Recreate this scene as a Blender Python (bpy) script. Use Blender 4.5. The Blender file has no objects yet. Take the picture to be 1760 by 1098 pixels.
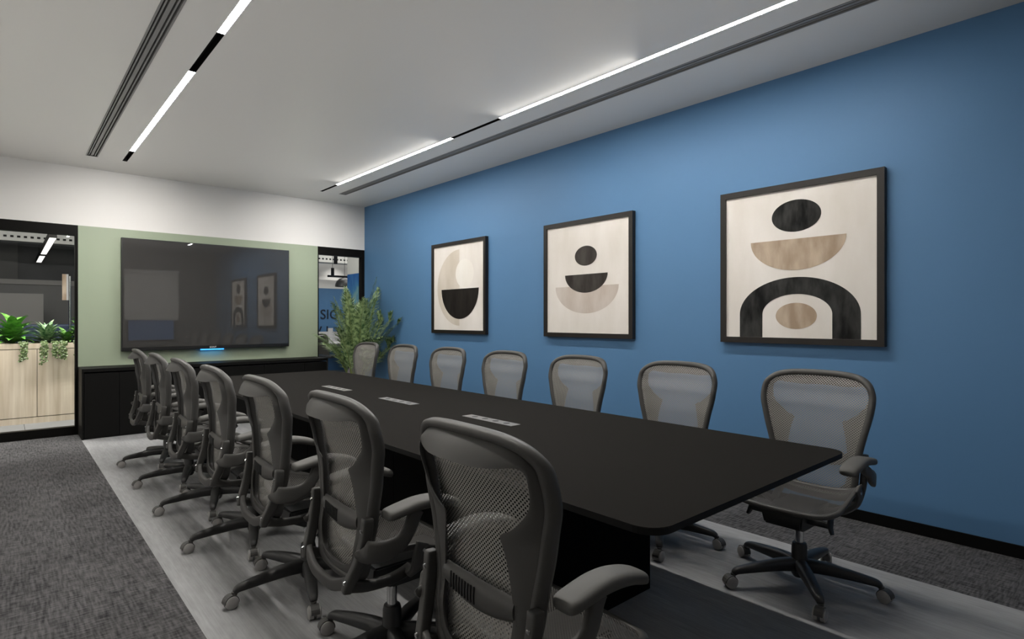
import bpy, bmesh, math, random
from mathutils import Vector, Matrix
C = bpy.context.scene.collection
PI = math.pi
random.seed(7)

# ------------------------------------------------------------------ room measures (metres)
W, D, H, HC = 4.138, 8.1, 3.025, 1.3
XL, YR = -0.95, -0.33

# ------------------------------------------------------------------ materials
def srgb(r, g, b):
    f = lambda c: (c/255/12.92) if c <= 10 else ((c/255+.055)/1.055)**2.4
    return (f(r), f(g), f(b), 1)
def mat(name, col, rough=.5, metal=0, spec=.5, emit=None, estr=0):
    m = bpy.data.materials.new(name); m.use_nodes = True
    b = m.node_tree.nodes['Principled BSDF']
    b.inputs['Base Color'].default_value = col if len(col) == 4 else (*col, 1)
    b.inputs['Roughness'].default_value = rough
    b.inputs['Metallic'].default_value = metal
    b.inputs['Specular IOR Level'].default_value = spec
    if emit:
        b.inputs['Emission Color'].default_value = (*emit[:3], 1); b.inputs['Emission Strength'].default_value = estr
    return m
def N(m, t, **kw):
    n = m.node_tree.nodes.new(t)
    for k, v in kw.items(): setattr(n, k, v)
    return n
def L(m, a, b): m.node_tree.links.new(a, b)
def bsdf(m): return m.node_tree.nodes['Principled BSDF']
def coords(m, scale=(1,1,1), rot=(0,0,0), kind='Object'):
    tc = N(m, 'ShaderNodeTexCoord'); mp = N(m, 'ShaderNodeMapping')
    mp.inputs['Scale'].default_value = scale; mp.inputs['Rotation'].default_value = rot
    L(m, tc.outputs[kind], mp.inputs['Vector']); return mp.outputs['Vector']
def noise_color(m, c1, c2, scale=(1,1,1), ns=5, detail=3, lo=.3, hi=.7, bump=0, bdist=.002):
    v = coords(m, scale); n = N(m, 'ShaderNodeTexNoise'); n.inputs['Scale'].default_value = ns; n.inputs['Detail'].default_value = detail
    L(m, v, n.inputs['Vector'])
    r = N(m, 'ShaderNodeValToRGB'); r.color_ramp.elements[0].position = lo; r.color_ramp.elements[1].position = hi
    r.color_ramp.elements[0].color = c1; r.color_ramp.elements[1].color = c2
    L(m, n.outputs['Fac'], r.inputs['Fac']); L(m, r.outputs['Color'], bsdf(m).inputs['Base Color'])
    if bump:
        b = N(m, 'ShaderNodeBump'); b.inputs['Strength'].default_value = bump; b.inputs['Distance'].default_value = bdist
        L(m, n.outputs['Fac'], b.inputs['Height']); L(m, b.outputs['Normal'], bsdf(m).inputs['Normal'])
    return n, r
g = lambda v: (v, v, v, 1)

M = {}
M['blue'] = mat('blue_paint', (.092,.210,.385), .55, spec=.35)
M['white'] = mat('white_paint', (.76,.745,.72), .6)
M['green'] = mat('green_panel', (.320,.375,.270), .5)
M['ceil'] = mat('ceiling_paint', (.66,.645,.615), .38, spec=.4)
M['black'] = mat('black_metal', (.005,.0045,.004), .5, spec=.1)
M['base'] = mat('black_skirting', (.004,.004,.004), .7, spec=.1)
M['cab'] = mat('black_cabinet', (.0068,.0066,.0063), .5, spec=.08)
M['table'] = mat('black_table', (.0195,.0186,.0176), .7, spec=0)
M['plinth'] = mat('black_plinth', (.003,.003,.003), .8, spec=.1)
M['tedge'] = mat('black_table_edge', (.006,.006,.006), .6, spec=.2)
M['frame'] = mat('picture_frame', (.012,.009,.007), .4, spec=.4)
M['slot'] = mat('vent_slot', (.01,.01,.01), .8, spec=.1)
M['vent'] = mat('vent_metal', (.20,.195,.19), .45)
M['plate'] = mat('outlet_plate', (.16,.155,.15), .4)
M['hole'] = mat('outlet_socket', (.005,.005,.005), .5)
M['tvb'] = mat('tv_bezel', (.008,.008,.008), .35)
M['screen'] = mat('tv_screen', (.047,.0455,.044), .006, spec=.5); bsdf(M['screen']).inputs['IOR'].default_value = 1.85
M['logo'] = mat('logo_silver', (.6,.6,.6), .3, emit=(.6,.6,.6), estr=.25)
M['led'] = mat('blue_led', (.05,.3,.8), .5, emit=(.04,.32,1), estr=2.2)
M['diff'] = mat('light_diffuser', (.9,.9,.88), .5, emit=(1,.965,.91), estr=138)
M['chair'] = mat('chair_graphite', (.066,.064,.061), .5, spec=.4)
M['chair2'] = mat('chair_graphite_dark', (.05,.048,.045), .5, spec=.4)
M['base5'] = mat('chair_base_dark', (.03,.03,.03), .42, spec=.4)
M['pad'] = mat('arm_pad_rubber', (.085,.083,.078), .6, spec=.35)
M['wheel'] = mat('caster_grey', (.32,.31,.30), .45)
M['box'] = mat('mechanism_black', (.013,.014,.015), .45)
M['chrome'] = mat('chrome', (.6,.6,.6), .22, 1)
M['tile'] = mat('corridor_tile', (.16,.165,.17), .45)
M['beam'] = mat('pale_ceiling', (.5,.5,.48), .6)
M['dark'] = mat('dark_partition', (.018,.021,.026), .5)
M['dark2'] = mat('dark_grey_partition', (.055,.055,.055), .5)
M['greyp'] = mat('grey_panel', (.13,.125,.12), .5)
M['wpanel'] = mat('pale_panel', (.45,.45,.46), .5)
M['navy'] = mat('navy_band', (.012,.03,.07), .5)
M['blue2'] = mat('corridor_blue', (.07,.17,.33), .5)
M['deskw'] = mat('desk_white', (.75,.75,.75), .4)
M['blind'] = mat('roller_blind', (.82,.80,.76), .7)
M['soil'] = mat('soil', (.03,.022,.015), .9)
M['text'] = mat('black_lettering', (.008,.014,.03), .5)
M['shade'] = mat('lamp_shade', (.03,.03,.03), .4)

# carpet : dark ribbed carpet tiles
def carpet():
    m = mat('dark_carpet', (.06,.06,.062), .95, spec=.1)
    v = coords(m, (1,1,1))
    sep = N(m, 'ShaderNodeSeparateXYZ'); L(m, v, sep.inputs[0])
    n1 = N(m, 'ShaderNodeTexNoise'); n1.inputs['Scale'].default_value = 1; n1.inputs['Detail'].default_value = 2
    v1 = coords(m, (85, 9, 1)); L(m, v1, n1.inputs['Vector'])
    n2 = N(m, 'ShaderNodeTexNoise'); n2.inputs['Scale'].default_value = 1; n2.inputs['Detail'].default_value = 2
    v2 = coords(m, (14, 100, 1)); L(m, v2, n2.inputs['Vector'])
    n3 = N(m, 'ShaderNodeTexNoise'); n3.inputs['Scale'].default_value = 2.2; n3.inputs['Detail'].default_value = 2
    v3 = coords(m, (1.0, .7, 1)); L(m, v3, n3.inputs['Vector'])
    a = N(m, 'ShaderNodeMath', operation='ADD'); L(m, n1.outputs['Fac'], a.inputs[0]); L(m, n2.outputs['Fac'], a.inputs[1])
    b = N(m, 'ShaderNodeMath', operation='MULTIPLY_ADD'); b.inputs[1].default_value = .42; L(m, a.outputs[0], b.inputs[0])
    c = N(m, 'ShaderNodeMath', operation='MULTIPLY'); c.inputs[1].default_value = .16; L(m, n3.outputs['Fac'], c.inputs[0]); L(m, c.outputs[0], b.inputs[2])
    r = N(m, 'ShaderNodeValToRGB'); r.color_ramp.elements[0].position = .36; r.color_ramp.elements[1].position = .62
    r.color_ramp.elements[0].color = (.022,.022,.024,1); r.color_ramp.elements[1].color = (.125,.122,.124,1)
    L(m, b.outputs[0], r.inputs['Fac']); L(m, r.outputs['Color'], bsdf(m).inputs['Base Color'])
    bp = N(m, 'ShaderNodeBump'); bp.inputs['Strength'].default_value = .5; bp.inputs['Distance'].default_value = .004
    L(m, b.outputs[0], bp.inputs['Height']); L(m, bp.outputs['Normal'], bsdf(m).inputs['Normal'])
    return m
M['carpet'] = carpet()
def rug():
    m = mat('pale_grey_rug', (.2,.2,.2), .8, spec=.2)
    n1 = N(m, 'ShaderNodeTexNoise'); n1.inputs['Scale'].default_value = 1; n1.inputs['Detail'].default_value = 4
    L(m, coords(m, (130, 3.5, 1)), n1.inputs['Vector'])
    n2 = N(m, 'ShaderNodeTexNoise'); n2.inputs['Scale'].default_value = 1; n2.inputs['Detail'].default_value = 4
    L(m, coords(m, (40, 9, 1)), n2.inputs['Vector'])
    n3 = N(m, 'ShaderNodeTexNoise'); n3.inputs['Scale'].default_value = 1; n3.inputs['Detail'].default_value = 2
    L(m, coords(m, (9, .8, 1)), n3.inputs['Vector'])
    a = N(m, 'ShaderNodeMath', operation='ADD'); L(m, n1.outputs['Fac'], a.inputs[0]); L(m, n2.outputs['Fac'], a.inputs[1])
    b = N(m, 'ShaderNodeMath', operation='ADD'); L(m, a.outputs[0], b.inputs[0]); L(m, n3.outputs['Fac'], b.inputs[1])
    c = N(m, 'ShaderNodeMath', operation='DIVIDE'); c.inputs[1].default_value = 3; L(m, b.outputs[0], c.inputs[0])
    r = N(m, 'ShaderNodeValToRGB'); r.color_ramp.elements[0].position = .36; r.color_ramp.elements[1].position = .64
    r.color_ramp.elements[0].color = (.222,.223,.227,1); r.color_ramp.elements[1].color = (.325,.325,.33,1)
    L(m, c.outputs[0], r.inputs['Fac']); L(m, r.outputs['Color'], bsdf(m).inputs['Base Color'])
    return m
M['rug'] = rug()
# wood
def wood():
    m = mat('pale_ash_wood', (.5,.4,.3), .5)
    noise_color(m, (.47,.385,.29,1), (.66,.575,.465,1), (14, 1, .7), 1.5, 4, .3, .7)
    return m
M['wood'] = wood()
# artwork papers
def paper(name, c1, c2, ns=6, lo=.35, hi=.7):
    m = mat(name, c1, .85, spec=.1); noise_color(m, c1, c2, (1,1,.35), ns, 6, lo, hi); return m
M['canvas'] = paper('canvas_white', (.70,.655,.60,1), (.80,.76,.72,1), 4)
M['ink'] = paper('ink_black', (.010,.010,.010,1), (.055,.055,.053,1), 14)
M['inkb'] = paper('ink_brown_black', (.012,.010,.009,1), (.022,.019,.016,1), 8)
M['inkg'] = paper('ink_charcoal', (.035,.030,.027,1), (.075,.068,.062,1), 9)
M['tan'] = paper('tan_wash', (.36,.27,.195,1), (.55,.45,.35,1), 12)
M['beige'] = paper('beige_wash', (.50,.43,.37,1), (.62,.56,.51,1), 7)
M['pale'] = paper('pale_beige_wash', (.56,.50,.42,1), (.66,.60,.53,1), 6)
M['cream'] = paper('cream_disc', (.78,.74,.68,1), (.82,.79,.74,1), 6)
# mural on the corridor return wall
def mural():
    m = mat('mural', (.1,.2,.4), .6)
    v = coords(m, (1,1,1)); sep = N(m, 'ShaderNodeSeparateXYZ'); L(m, v, sep.inputs[0])
    n = N(m, 'ShaderNodeTexNoise'); n.inputs['Scale'].default_value = 1; n.inputs['Detail'].default_value = 8; L(m, coords(m, (1, 16, 5)), n.inputs['Vector'])
    a = N(m, 'ShaderNodeMath', operation='MULTIPLY_ADD'); a.inputs[1].default_value = 1.1; L(m, n.outputs['Fac'], a.inputs[0]); L(m, sep.outputs['Z'], a.inputs[2])
    mr = N(m, 'ShaderNodeMapRange'); mr.inputs['From Min'].default_value = 1.5; mr.inputs['From Max'].default_value = 2.75; L(m, a.outputs[0], mr.inputs['Value'])
    r = N(m, 'ShaderNodeValToRGB'); e = r.color_ramp.elements
    e[0].position = 0; e[0].color = (.16,.14,.15,1); e[1].position = 1; e[1].color = (.004,.07,.26,1)
    k = e.new(.35); k.color = (.30,.27,.25,1); k = e.new(.55); k.color = (.12,.26,.28,1); k = e.new(.68); k.color = (.03,.14,.30,1)
    L(m, mr.outputs[0], r.inputs['Fac']); L(m, r.outputs['Color'], bsdf(m).inputs['Base Color'])
    return m
M['mural'] = mural()
# glass : thin pane, see-through with a mirror coat
def glass(name, fac):
    m = bpy.data.materials.new(name); m.use_nodes = True; nt = m.node_tree
    for n in list(nt.nodes): nt.nodes.remove(n)
    o = nt.nodes.new('ShaderNodeOutputMaterial'); t = nt.nodes.new('ShaderNodeBsdfTransparent'); gl = nt.nodes.new('ShaderNodeBsdfGlossy')
    t.inputs['Color'].default_value = (.93,.94,.93,1); gl.inputs['Roughness'].default_value = .01
    lw = nt.nodes.new('ShaderNodeFresnel'); lw.inputs['IOR'].default_value = fac
    mx = nt.nodes.new('ShaderNodeMixShader')
    nt.links.new(lw.outputs[0], mx.inputs[0]); nt.links.new(t.outputs[0], mx.inputs[1]); nt.links.new(gl.outputs[0], mx.inputs[2]); nt.links.new(mx.outputs[0], o.inputs[0])
    return m
M['glass'] = glass('clear_glass', 1.45)
# woven chair mesh : real see-through holes in a staggered lattice (uv in metres)
def meshmat(name, col, ax, az, wire, seat=False):
    m = mat(name, col, .6, spec=.3)
    uv = N(m, 'ShaderNodeUVMap'); sep = N(m, 'ShaderNodeSeparateXYZ'); L(m, uv.outputs[0], sep.inputs[0])
    def math(op, a, b=None, v=None):
        n = N(m, 'ShaderNodeMath', operation=op)
        for i, q in enumerate((a, b)):
            if q is None: continue
            if isinstance(q, (int, float)): n.inputs[i].default_value = q
            else: L(m, q, n.inputs[i])
        return n.outputs[0]
    s = math('COSINE', math('MULTIPLY', sep.outputs['X'], 2*PI/ax))
    t = math('COSINE', math('MULTIPLY', sep.outputs['Y'], 2*PI/az))
    f = math('MULTIPLY', s, t)              # staggered lattice: + and - lobes both give holes
    hole = math('GREATER_THAN', f, wire)
    nt = m.node_tree; out = nt.nodes['Material Output']; tr = nt.nodes.new('ShaderNodeBsdfTransparent'); mx = nt.nodes.new('ShaderNodeMixShader')
    nt.links.new(hole, mx.inputs[0]); nt.links.new(bsdf(m).outputs[0], mx.inputs[1]); nt.links.new(tr.outputs[0], mx.inputs[2]); nt.links.new(mx.outputs[0], out.inputs[0])
    return m
M['mesh'] = meshmat('back_mesh', (.31,.30,.28), .0138, .0122, .25)
M['smesh'] = meshmat('seat_mesh', (.072,.069,.066), .0110, .0095, .28)
# leaves
def leaf(name, c1, c2):
    m = mat(name, c1, .45, spec=.4); noise_color(m, c1, c2, (1,1,1), 22, 2, .35, .65); return m
M['palm'] = leaf('palm_leaf', (.03,.085,.02,1), (.34,.45,.20,1))  # wide tone range paints leaflet shadows and highlights into the colour
M['leafa'] = leaf('leaf_bright', (.045,.17,.02,1), (.15,.36,.06,1))
M['leafb'] = leaf('leaf_variegated', (.03,.11,.04,1), (.30,.40,.23,1))
M['leafc'] = leaf('leaf_mid', (.035,.12,.02,1), (.12,.26,.05,1))
M['vine'] = leaf('vine_leaf', (.06,.10,.03,1), (.15,.21,.08,1))
M['stem'] = mat('stem', (.16,.2,.05), .6)
M['pot'] = mat('pot_grey', (.25,.25,.25), .6)

# ------------------------------------------------------------------ helpers
def mesh_obj(name, bm, m, parent=None, smooth=False, kind=None, mats=None, autosm=None):
    bmesh.ops.recalc_face_normals(bm, faces=bm.faces)
    me = bpy.data.meshes.new(name); bm.to_mesh(me); bm.free()
    for mm in (mats or [m]): me.materials.append(mm)
    if smooth:
        for p in me.polygons: p.use_smooth = True
    o = bpy.data.objects.new(name, me); C.objects.link(o)
    if parent: o.parent = parent
    if kind: o['kind'] = kind
    if autosm:
        try:
            me.set_sharp_from_angle(angle=math.radians(autosm))
        except Exception: pass
    return o
def bx(bm, x0, x1, y0, y1, z0, z1, mi=0, bev=0):
    v = [bm.verts.new((x, y, z)) for z in (z0, z1) for x, y in ((x0,y0),(x1,y0),(x1,y1),(x0,y1))]
    fs = [bm.faces.new([v[i] for i in f]) for f in ((3,2,1,0),(4,5,6,7),(0,1,5,4),(1,2,6,5),(2,3,7,6),(3,0,4,7))]
    for f in fs: f.material_index = mi
    if bev:
        es = list({e for f in fs for e in f.edges})
        bmesh.ops.bevel(bm, geom=es, offset=bev, segments=2, affect='EDGES', profile=.5)
    return bm
def box(name, x0, x1, y0, y1, z0, z1, m, parent=None, bev=0, kind=None):
    return mesh_obj(name, bx(bmesh.new(), x0, x1, y0, y1, z0, z1, 0, bev), m, parent, kind=kind)
def cyl(bm, p0, p1, r0, r1=None, n=20, caps=True):
    r1 = r0 if r1 is None else r1
    p0, p1 = Vector(p0), Vector(p1); d = (p1-p0).normalized()
    u = d.orthogonal().normalized(); w = d.cross(u)
    rings = []
    for p, r in ((p0, r0), (p1, r1)):
        rings.append([bm.verts.new(p + u*r*math.cos(2*PI*k/n) + w*r*math.sin(2*PI*k/n)) for k in range(n)])
    for k in range(n): bm.faces.new([rings[0][k], rings[0][(k+1)%n], rings[1][(k+1)%n], rings[1][k]])
    if caps: bm.faces.new(rings[0][::-1]); bm.faces.new(rings[1])
    return bm
def lathe(bm, prof, cx=0, cy=0, n=28, cap=True):
    rings = [[bm.verts.new((cx+r*math.cos(2*PI*k/n), cy+r*math.sin(2*PI*k/n), z)) for k in range(n)] for r, z in prof]
    for a, b in zip(rings, rings[1:]):
        for k in range(n): bm.faces.new([a[k], a[(k+1)%n], b[(k+1)%n], b[k]])
    if cap: bm.faces.new(rings[0][::-1]); bm.faces.new(rings[-1])
    return bm
def catmull(P, n, closed=False):
    P = [Vector(p) for p in P]; out = []; m = len(P)
    segs = m if closed else m-1
    for i in range(segs):
        if closed: a, b, c, d = P[(i-1)%m], P[i], P[(i+1)%m], P[(i+2)%m]
        else: a, b, c, d = P[max(i-1,0)], P[i], P[i+1], P[min(i+2,m-1)]
        for k in range(n):
            t = k/n
            out.append(.5*((2*b)+(c-a)*t+(2*a-5*b+4*c-d)*t*t+(3*b-a-3*c+d)*t**3))
    if not closed: out.append(P[-1].copy())
    return out
def sweep(bm, pts, sizes, up=(0,0,1), nseg=4, power=3.2, nring=16, side=None):
    """sweep a rounded-rectangle section along pts; sizes=(halfwidth,halfheight) keys, interpolated"""
    pts = [Vector(p) for p in pts]; K = len(sizes)
    pp = catmull(pts, nseg); n = len(pp); rings = []
    for i, p in enumerate(pp):
        t = i/(n-1)*(K-1); k = min(int(t), K-2) if K > 1 else 0; f = t-k
        s = sizes[0] if K == 1 else tuple(sizes[k][j]*(1-f)+sizes[k+1][j]*f for j in (0,1))
        d = (pp[min(i+1,n-1)]-pp[max(i-1,0)]).normalized()
        if side is not None:
            sd = Vector(side); sd = (sd - d*sd.dot(d)).normalized(); u = d.cross(sd).normalized()
        else:
            u = Vector(up); u = (u - d*u.dot(d)).normalized(); sd = u.cross(d).normalized()
        ring = []
        for q in range(nring):
            a = 2*PI*(q+.5)/nring; ca, sa = math.cos(a), math.sin(a)
            ring.append(bm.verts.new(p + sd*s[0]*math.copysign(abs(ca)**(2/power), ca) + u*s[1]*math.copysign(abs(sa)**(2/power), sa)))
        rings.append(ring)
    for a, b in zip(rings, rings[1:]):
        for q in range(nring): bm.faces.new([a[q], a[(q+1)%nring], b[(q+1)%nring], b[q]])
    for r, sgn in ((rings[0], -1), (rings[-1], 1)):   # rounded caps
        c = sum((v.co for v in r), Vector())/nring
        dd = (pp[1]-pp[0]).normalized()*-1 if sgn < 0 else (pp[-1]-pp[-2]).normalized()
        cr = [bm.verts.new(c + (v.co-c)*.75 + dd*.22*min(sizes[0 if sgn<0 else -1])) for v in r]
        for q in range(nring): bm.faces.new([r[q], r[(q+1)%nring], cr[(q+1)%nring], cr[q]])
        bm.faces.new(cr)
    return bm
def lerp_tab(tab, x):
    if x <= tab[0][0]: return tab[0][1]
    for (a, va), (b, vb) in zip(tab, tab[1:]):
        if x <= b:
            t = (x-a)/(b-a); t = t*t*(3-2*t); return va+(vb-va)*t
    return tab[-1][1]
def empty(name, loc, rz=0):
    o = bpy.data.objects.new(name, None); C.objects.link(o); o.location = loc; o.rotation_euler = (0,0,rz); o.empty_display_size = .1; return o
def tag(o, label, cat, group=None):
    o['label'] = label; o['category'] = cat
    if group: o['group'] = group
    return o
def copy_tree(o, parent=None):
    c = o.copy(); C.objects.link(c); c.parent = parent
    for ch in list(o.children): copy_tree(ch, c)
    return c
def text_mesh(name, s, size, m, parent=None, depth=.004):
    cu = bpy.data.curves.new(name+'_curve', 'FONT'); cu.body = s; cu.size = size; cu.extrude = depth; cu.resolution_u = 4
    t = bpy.data.objects.new(name+'_tmp', cu); C.objects.link(t)
    bpy.context.view_layer.update()
    me = bpy.data.meshes.new_from_object(t.evaluated_get(bpy.context.evaluated_depsgraph_get()))
    bpy.data.objects.remove(t); me.materials.clear(); me.materials.append(m)
    o = bpy.data.objects.new(name, me); C.objects.link(o)
    if parent: o.parent = parent
    return o

# ------------------------------------------------------------------ room shell
bm = bmesh.new(); bx(bm, XL, .614, YR, D, -.05, 0); bx(bm, 3.398, W, YR, D, -.05, 0)
mesh_obj('floor', bm, M['carpet'], kind='structure')
box('floor_centre_strip', .614, 3.398, YR, D, -.05, 0, M['rug'], kind='structure')

# ceiling with real cut-outs for two light channels and two linear diffusers
cuts = [(.629,.733,.55,7.45), (.950,.995,.55,7.47), (3.163,3.203,.55,7.47), (3.425,3.530,.55,7.47)]
bm = bmesh.new(); x = XL-.1
for a, b, y0, y1 in cuts:
    bx(bm, x, a, YR-.1, D+.1, H, H+.03); bx(bm, a, b, YR-.1, y0, H, H+.03); bx(bm, a, b, y1, D+.1, H, H+.03); x = b
bx(bm, x, W+.1, YR-.1, D+.1, H, H+.03)
mesh_obj('ceiling', bm, M['ceil'], kind='structure')

box('wall_right', W, W+.12, YR, D+.1, 0, H, M['blue'], kind='structure')
box('wall_left', XL-.1, XL, YR, D, 0, H, M['white'], kind='structure')
box('baseboard_right', W-.012, W, YR, 7.9, 0, .07, M['base'], kind='structure')
# rear wall with a window opening
bm = bmesh.new(); wx0, wx1, wz0, wz1 = 2.16, 3.22, .74, 2.45
for a in ((XL-.1, wx0, 0, H), (wx1, W+.1, 0, H), (wx0, wx1, 0, wz0), (wx0, wx1, wz1, H)): bx(bm, a[0], a[1], YR-.12, YR, a[2], a[3])
mesh_obj('wall_rear', bm, M['greyp'], kind='structure')
w = empty('window_3', (wx0, YR-.06, wz0)); w['kind'] = 'structure'
bm = bmesh.new()
bx(bm, 0, .05, -.03, .03, 0, wz1-wz0); bx(bm, wx1-wx0-.05, wx1-wx0, -.03, .03, 0, wz1-wz0); bx(bm, .05, wx1-wx0-.05, -.03, .03, 0, .06); bx(bm, .05, wx1-wx0-.05, -.03, .03, wz1-wz0-.05, wz1-wz0)
mesh_obj('window_frame', bm, M['black'], w)
M['dusk'] = mat('dusk_glass', (.02,.05,.12), .1, emit=(.05,.13,.30), estr=.9)
nn, rr = noise_color(M['dusk'], (.01,.03,.08,1), (.05,.1,.2,1), (1,1,3), 14, 5, .4, .7)
box('window_pane', .05, wx1-wx0-.05, -.006, .0, .06, wz1-wz0-.05, M['dusk'], w)
bl = empty('roller_blind', (wx0-.04, YR, 1.3))
tag(bl, 'pale roller blind half drawn over the rear window', 'blind')
box('blind_fabric', 0, wx1-wx0+.08, .030, .034, 0, 1.14, M['blind'], bl)
bm = bmesh.new(); bx(bm, -.01, wx1-wx0+.09, .002, .075, 1.12, 1.21, bev=.008); mesh_obj('blind_cassette', bm, M['blind'], bl)
box('bottom_rail', 0, wx1-wx0+.08, .024, .040, -.02, .004, M['beam'], bl)

# back wall: white band over the openings, green panel in the middle
bm = bmesh.new(); bx(bm, XL-.1, W+.1, D, D+.12, 2.365, H, 0); bx(bm, .614, 3.398, D, D+.12, 0, 2.365, 1)
mesh_obj('wall_back', bm, None, kind='structure', mats=[M['white'], M['green']])

def glazing(name, x0, x1, stile, bottom=.095, top=.115, mull=()):
    w = empty(name, (x0, D, 0)); w['kind'] = 'structure'; wd = x1-x0; zt = 2.365
    bm = bmesh.new()
    bx(bm, 0, stile[0], -.0, .09, 0, zt); bx(bm, wd-stile[1], wd, -.0, .09, 0, zt)
    bx(bm, stile[0], wd-stile[1], -.0, .09, 0, bottom); bx(bm, stile[0], wd-stile[1], -.0, .09, zt-top, zt)
    for q in mull: bx(bm, q, q+.03, .0, .09, bottom, zt-top)
    mesh_obj('window_frame', bm, M['black'], w)
    xs = [stile[0]] + [v for q in mull for v in (q, q+.03)] + [wd-stile[1]]
    for a, b in zip(xs[::2], xs[1::2]):
        bm = bmesh.new(); vs = [bm.verts.new(p) for p in ((a,.045,bottom),(b,.045,bottom),(b,.045,zt-top),(a,.045,zt-top))]; bm.faces.new(vs)
        mesh_obj('window_pane', bm, M['glass'], w)
    return w
glazing('window_1', XL, .614, (.03,.027), mull=(.55,))
glazing('window_2', 3.398, W, (.016,.05))

# ------------------------------------------------------------------ ceiling fittings
def light(x0, x1, label):
    t = empty('linear_ceiling_light', ((x0+x1)/2, 0, H)); tag(t, label, 'light', 'linear recessed ceiling lights'); w = (x1-x0)/2
    bm = bmesh.new(); y0, y1 = .55, 7.47
    bx(bm, -w, -w+.0015, y0, y1, .0, .06); bx(bm, w-.0015, w, y0, y1, 0, .06); bx(bm, -w, w, y0, y1, .055, .06)
    bx(bm, -w, w, y0, y0+.002, 0, .06); bx(bm, -w, w, y1-.002, y1, 0, .06)
    for q in (6.977, 4.458, 3.750, 1.116): bx(bm, -w+.0015, w-.0015, q, q+.002, .0002, .055)  # separator plates added to keep diffuser ends from lighting the dark gaps
    mesh_obj('housing', bm, M['black'], t)
    for a, b in ((4.462,6.975), (1.12,3.748)): box('diffuser', -w+.002, w-.002, a, b, .001, .05, M['diff'], t)
light(.950, .995, 'linear ceiling light strip on the left, above the front chairs')
light(3.163, 3.203, 'linear ceiling light strip on the right, near the blue wall')
def vent(x0, x1, label):
    t = empty('ceiling_air_vent', ((x0+x1)/2, 0, H)); tag(t, label, 'vent', 'slotted linear ceiling vents'); w = x1-x0; y0, y1 = .55, 7.45
    bm = bmesh.new(); bx(bm, -w/2, w/2, y0, y1, .045, .05); mesh_obj('backing', bm, M['slot'], t)
    # slot positions as fractions of the width
    bars = [(-.0,.10), (.20,.29), (.39,.61), (.71,.80), (.90,1.0)]
    for k, (a, b) in enumerate(bars):
        box('blade', -w/2+a*w, -w/2+b*w, y0, y1, -.003 if k in (0,4) else .004, .042, M['vent'], t)
    for q0, q1 in ((y1, y1+.008), (y0-.008, y0)): box('end_cap', -w/2, w/2, q0, q1, -.003, .04, M['vent'], t)
vent(.629, .733, 'long slotted air vent in the ceiling at left, outside the light strip')
vent(3.425, 3.530, 'long slotted air vent in the ceiling beside the blue wall')

# ------------------------------------------------------------------ low cabinet under the TV
cb = empty('low_cabinet', (.614, 7.676, 0)); tag(cb, 'long low black credenza under the wall television', 'cabinet')
cw, cd = 3.361-.614, D-7.676-.002
box('carcass', .006, cw-.006, .028, cd, 0, .715, M['cab'], cb)
box('top', 0, cw, 0, cd, .728, .765, M['cab'], cb, bev=.003)
xs = [.02, .338, .86, 1.38, 1.898, 2.427, cw-.004]
box('side_panel', 0, .018, .004, cd, 0, .7275, M['cab'], cb)
for a, b in zip(xs, xs[1:]): box('door', a+.002, b-.002, .006, .026, .01, .712, M['cab'], cb, bev=.0015)

# ------------------------------------------------------------------ television
tv = empty('television', (1.012, 8.022, .927)); tag(tv, 'large black flat screen television on the green wall panel', 'television')
tw, th = 1.945, 1.333
bm = bmesh.new(); bx(bm, 0, tw, 0, .045, 0, th, bev=.004); mesh_obj('bezel', bm, M['tvb'], tv)
bm = bmesh.new(); bx(bm, .3, tw-.3, .045, .077, .25, th-.25); mesh_obj('wall_bracket', bm, M['tvb'], tv)
bm = bmesh.new(); bx(bm, .013, tw-.013, -.0012, .002, .042, th-.013); mesh_obj('screen', bm, M['screen'], tv)
lg = text_mesh('logo', 'SONY', .03, M['logo'], tv, .0006); lg.rotation_euler = (PI/2, 0, 0); lg.location = (tw/2-.035, -.0012, .012)
bm = bmesh.new(); bx(bm, tw/2-.135, tw/2+.135, .004, .03, -.014, -.0005); mesh_obj('status_light', bm, M['led'], tv)
li = bpy.data.lights.new('status_glow', 'AREA'); li.shape = 'RECTANGLE'; li.size = .26; li.size_y = .03; li.energy = .12; li.color = (.1,.45,1)
lo = bpy.data.objects.new('status_glow', li); C.objects.link(lo); lo.location = (1.012+tw/2, 8.06, .90)

# ------------------------------------------------------------------ framed prints on the blue wall
def flat_poly(bm, pts, off, mi):
    """pts in (y,z) wall coordinates, off = distance out of the canvas"""
    vs = [bm.verts.new((-off, y, z)) for y, z in pts]; f = bm.faces.new(vs); f.material_index = mi
def arc(cy, cz, ry, rz, a0, a1, n=40): return [(cy+ry*math.cos(a0+(a1-a0)*k/n), cz+rz*math.sin(a0+(a1-a0)*k/n)) for k in range(n+1)]
def picture(y0, y1, z0, z1, label, draw, mats):
    t = empty('framed_print', (W, 0, 0)); tag(t, label, 'picture')
    fw, dp = .042, .045
    bm = bmesh.new()
    for a in ((y0, y0+fw, z0, z1), (y1-fw, y1, z0, z1), (y0+fw, y1-fw, z0, z0+fw), (y0+fw, y1-fw, z1-fw, z1)): bx(bm, -dp, -.001, a[0], a[1], a[2], a[3])
    mesh_obj('frame', bm, M['frame'], t)
    bm = bmesh.new(); bx(bm, -.030, -.002, y0+fw, y1-fw, z0+fw, z1-fw, 0)
    draw(bm)
    mesh_obj('print', bm, None, t, mats=mats)
E0 = .0305
def ell(bm, c, r, o, mi): flat_poly(bm, arc(c[0], c[1], r[0], r[1], 0, 2*PI*(59/60), 59), E0+o, mi)
def bowl(bm, cy, zt, ry, rz, o, mi): flat_poly(bm, arc(cy, zt, ry, rz, PI, 2*PI, 40), E0+o, mi)
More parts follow.
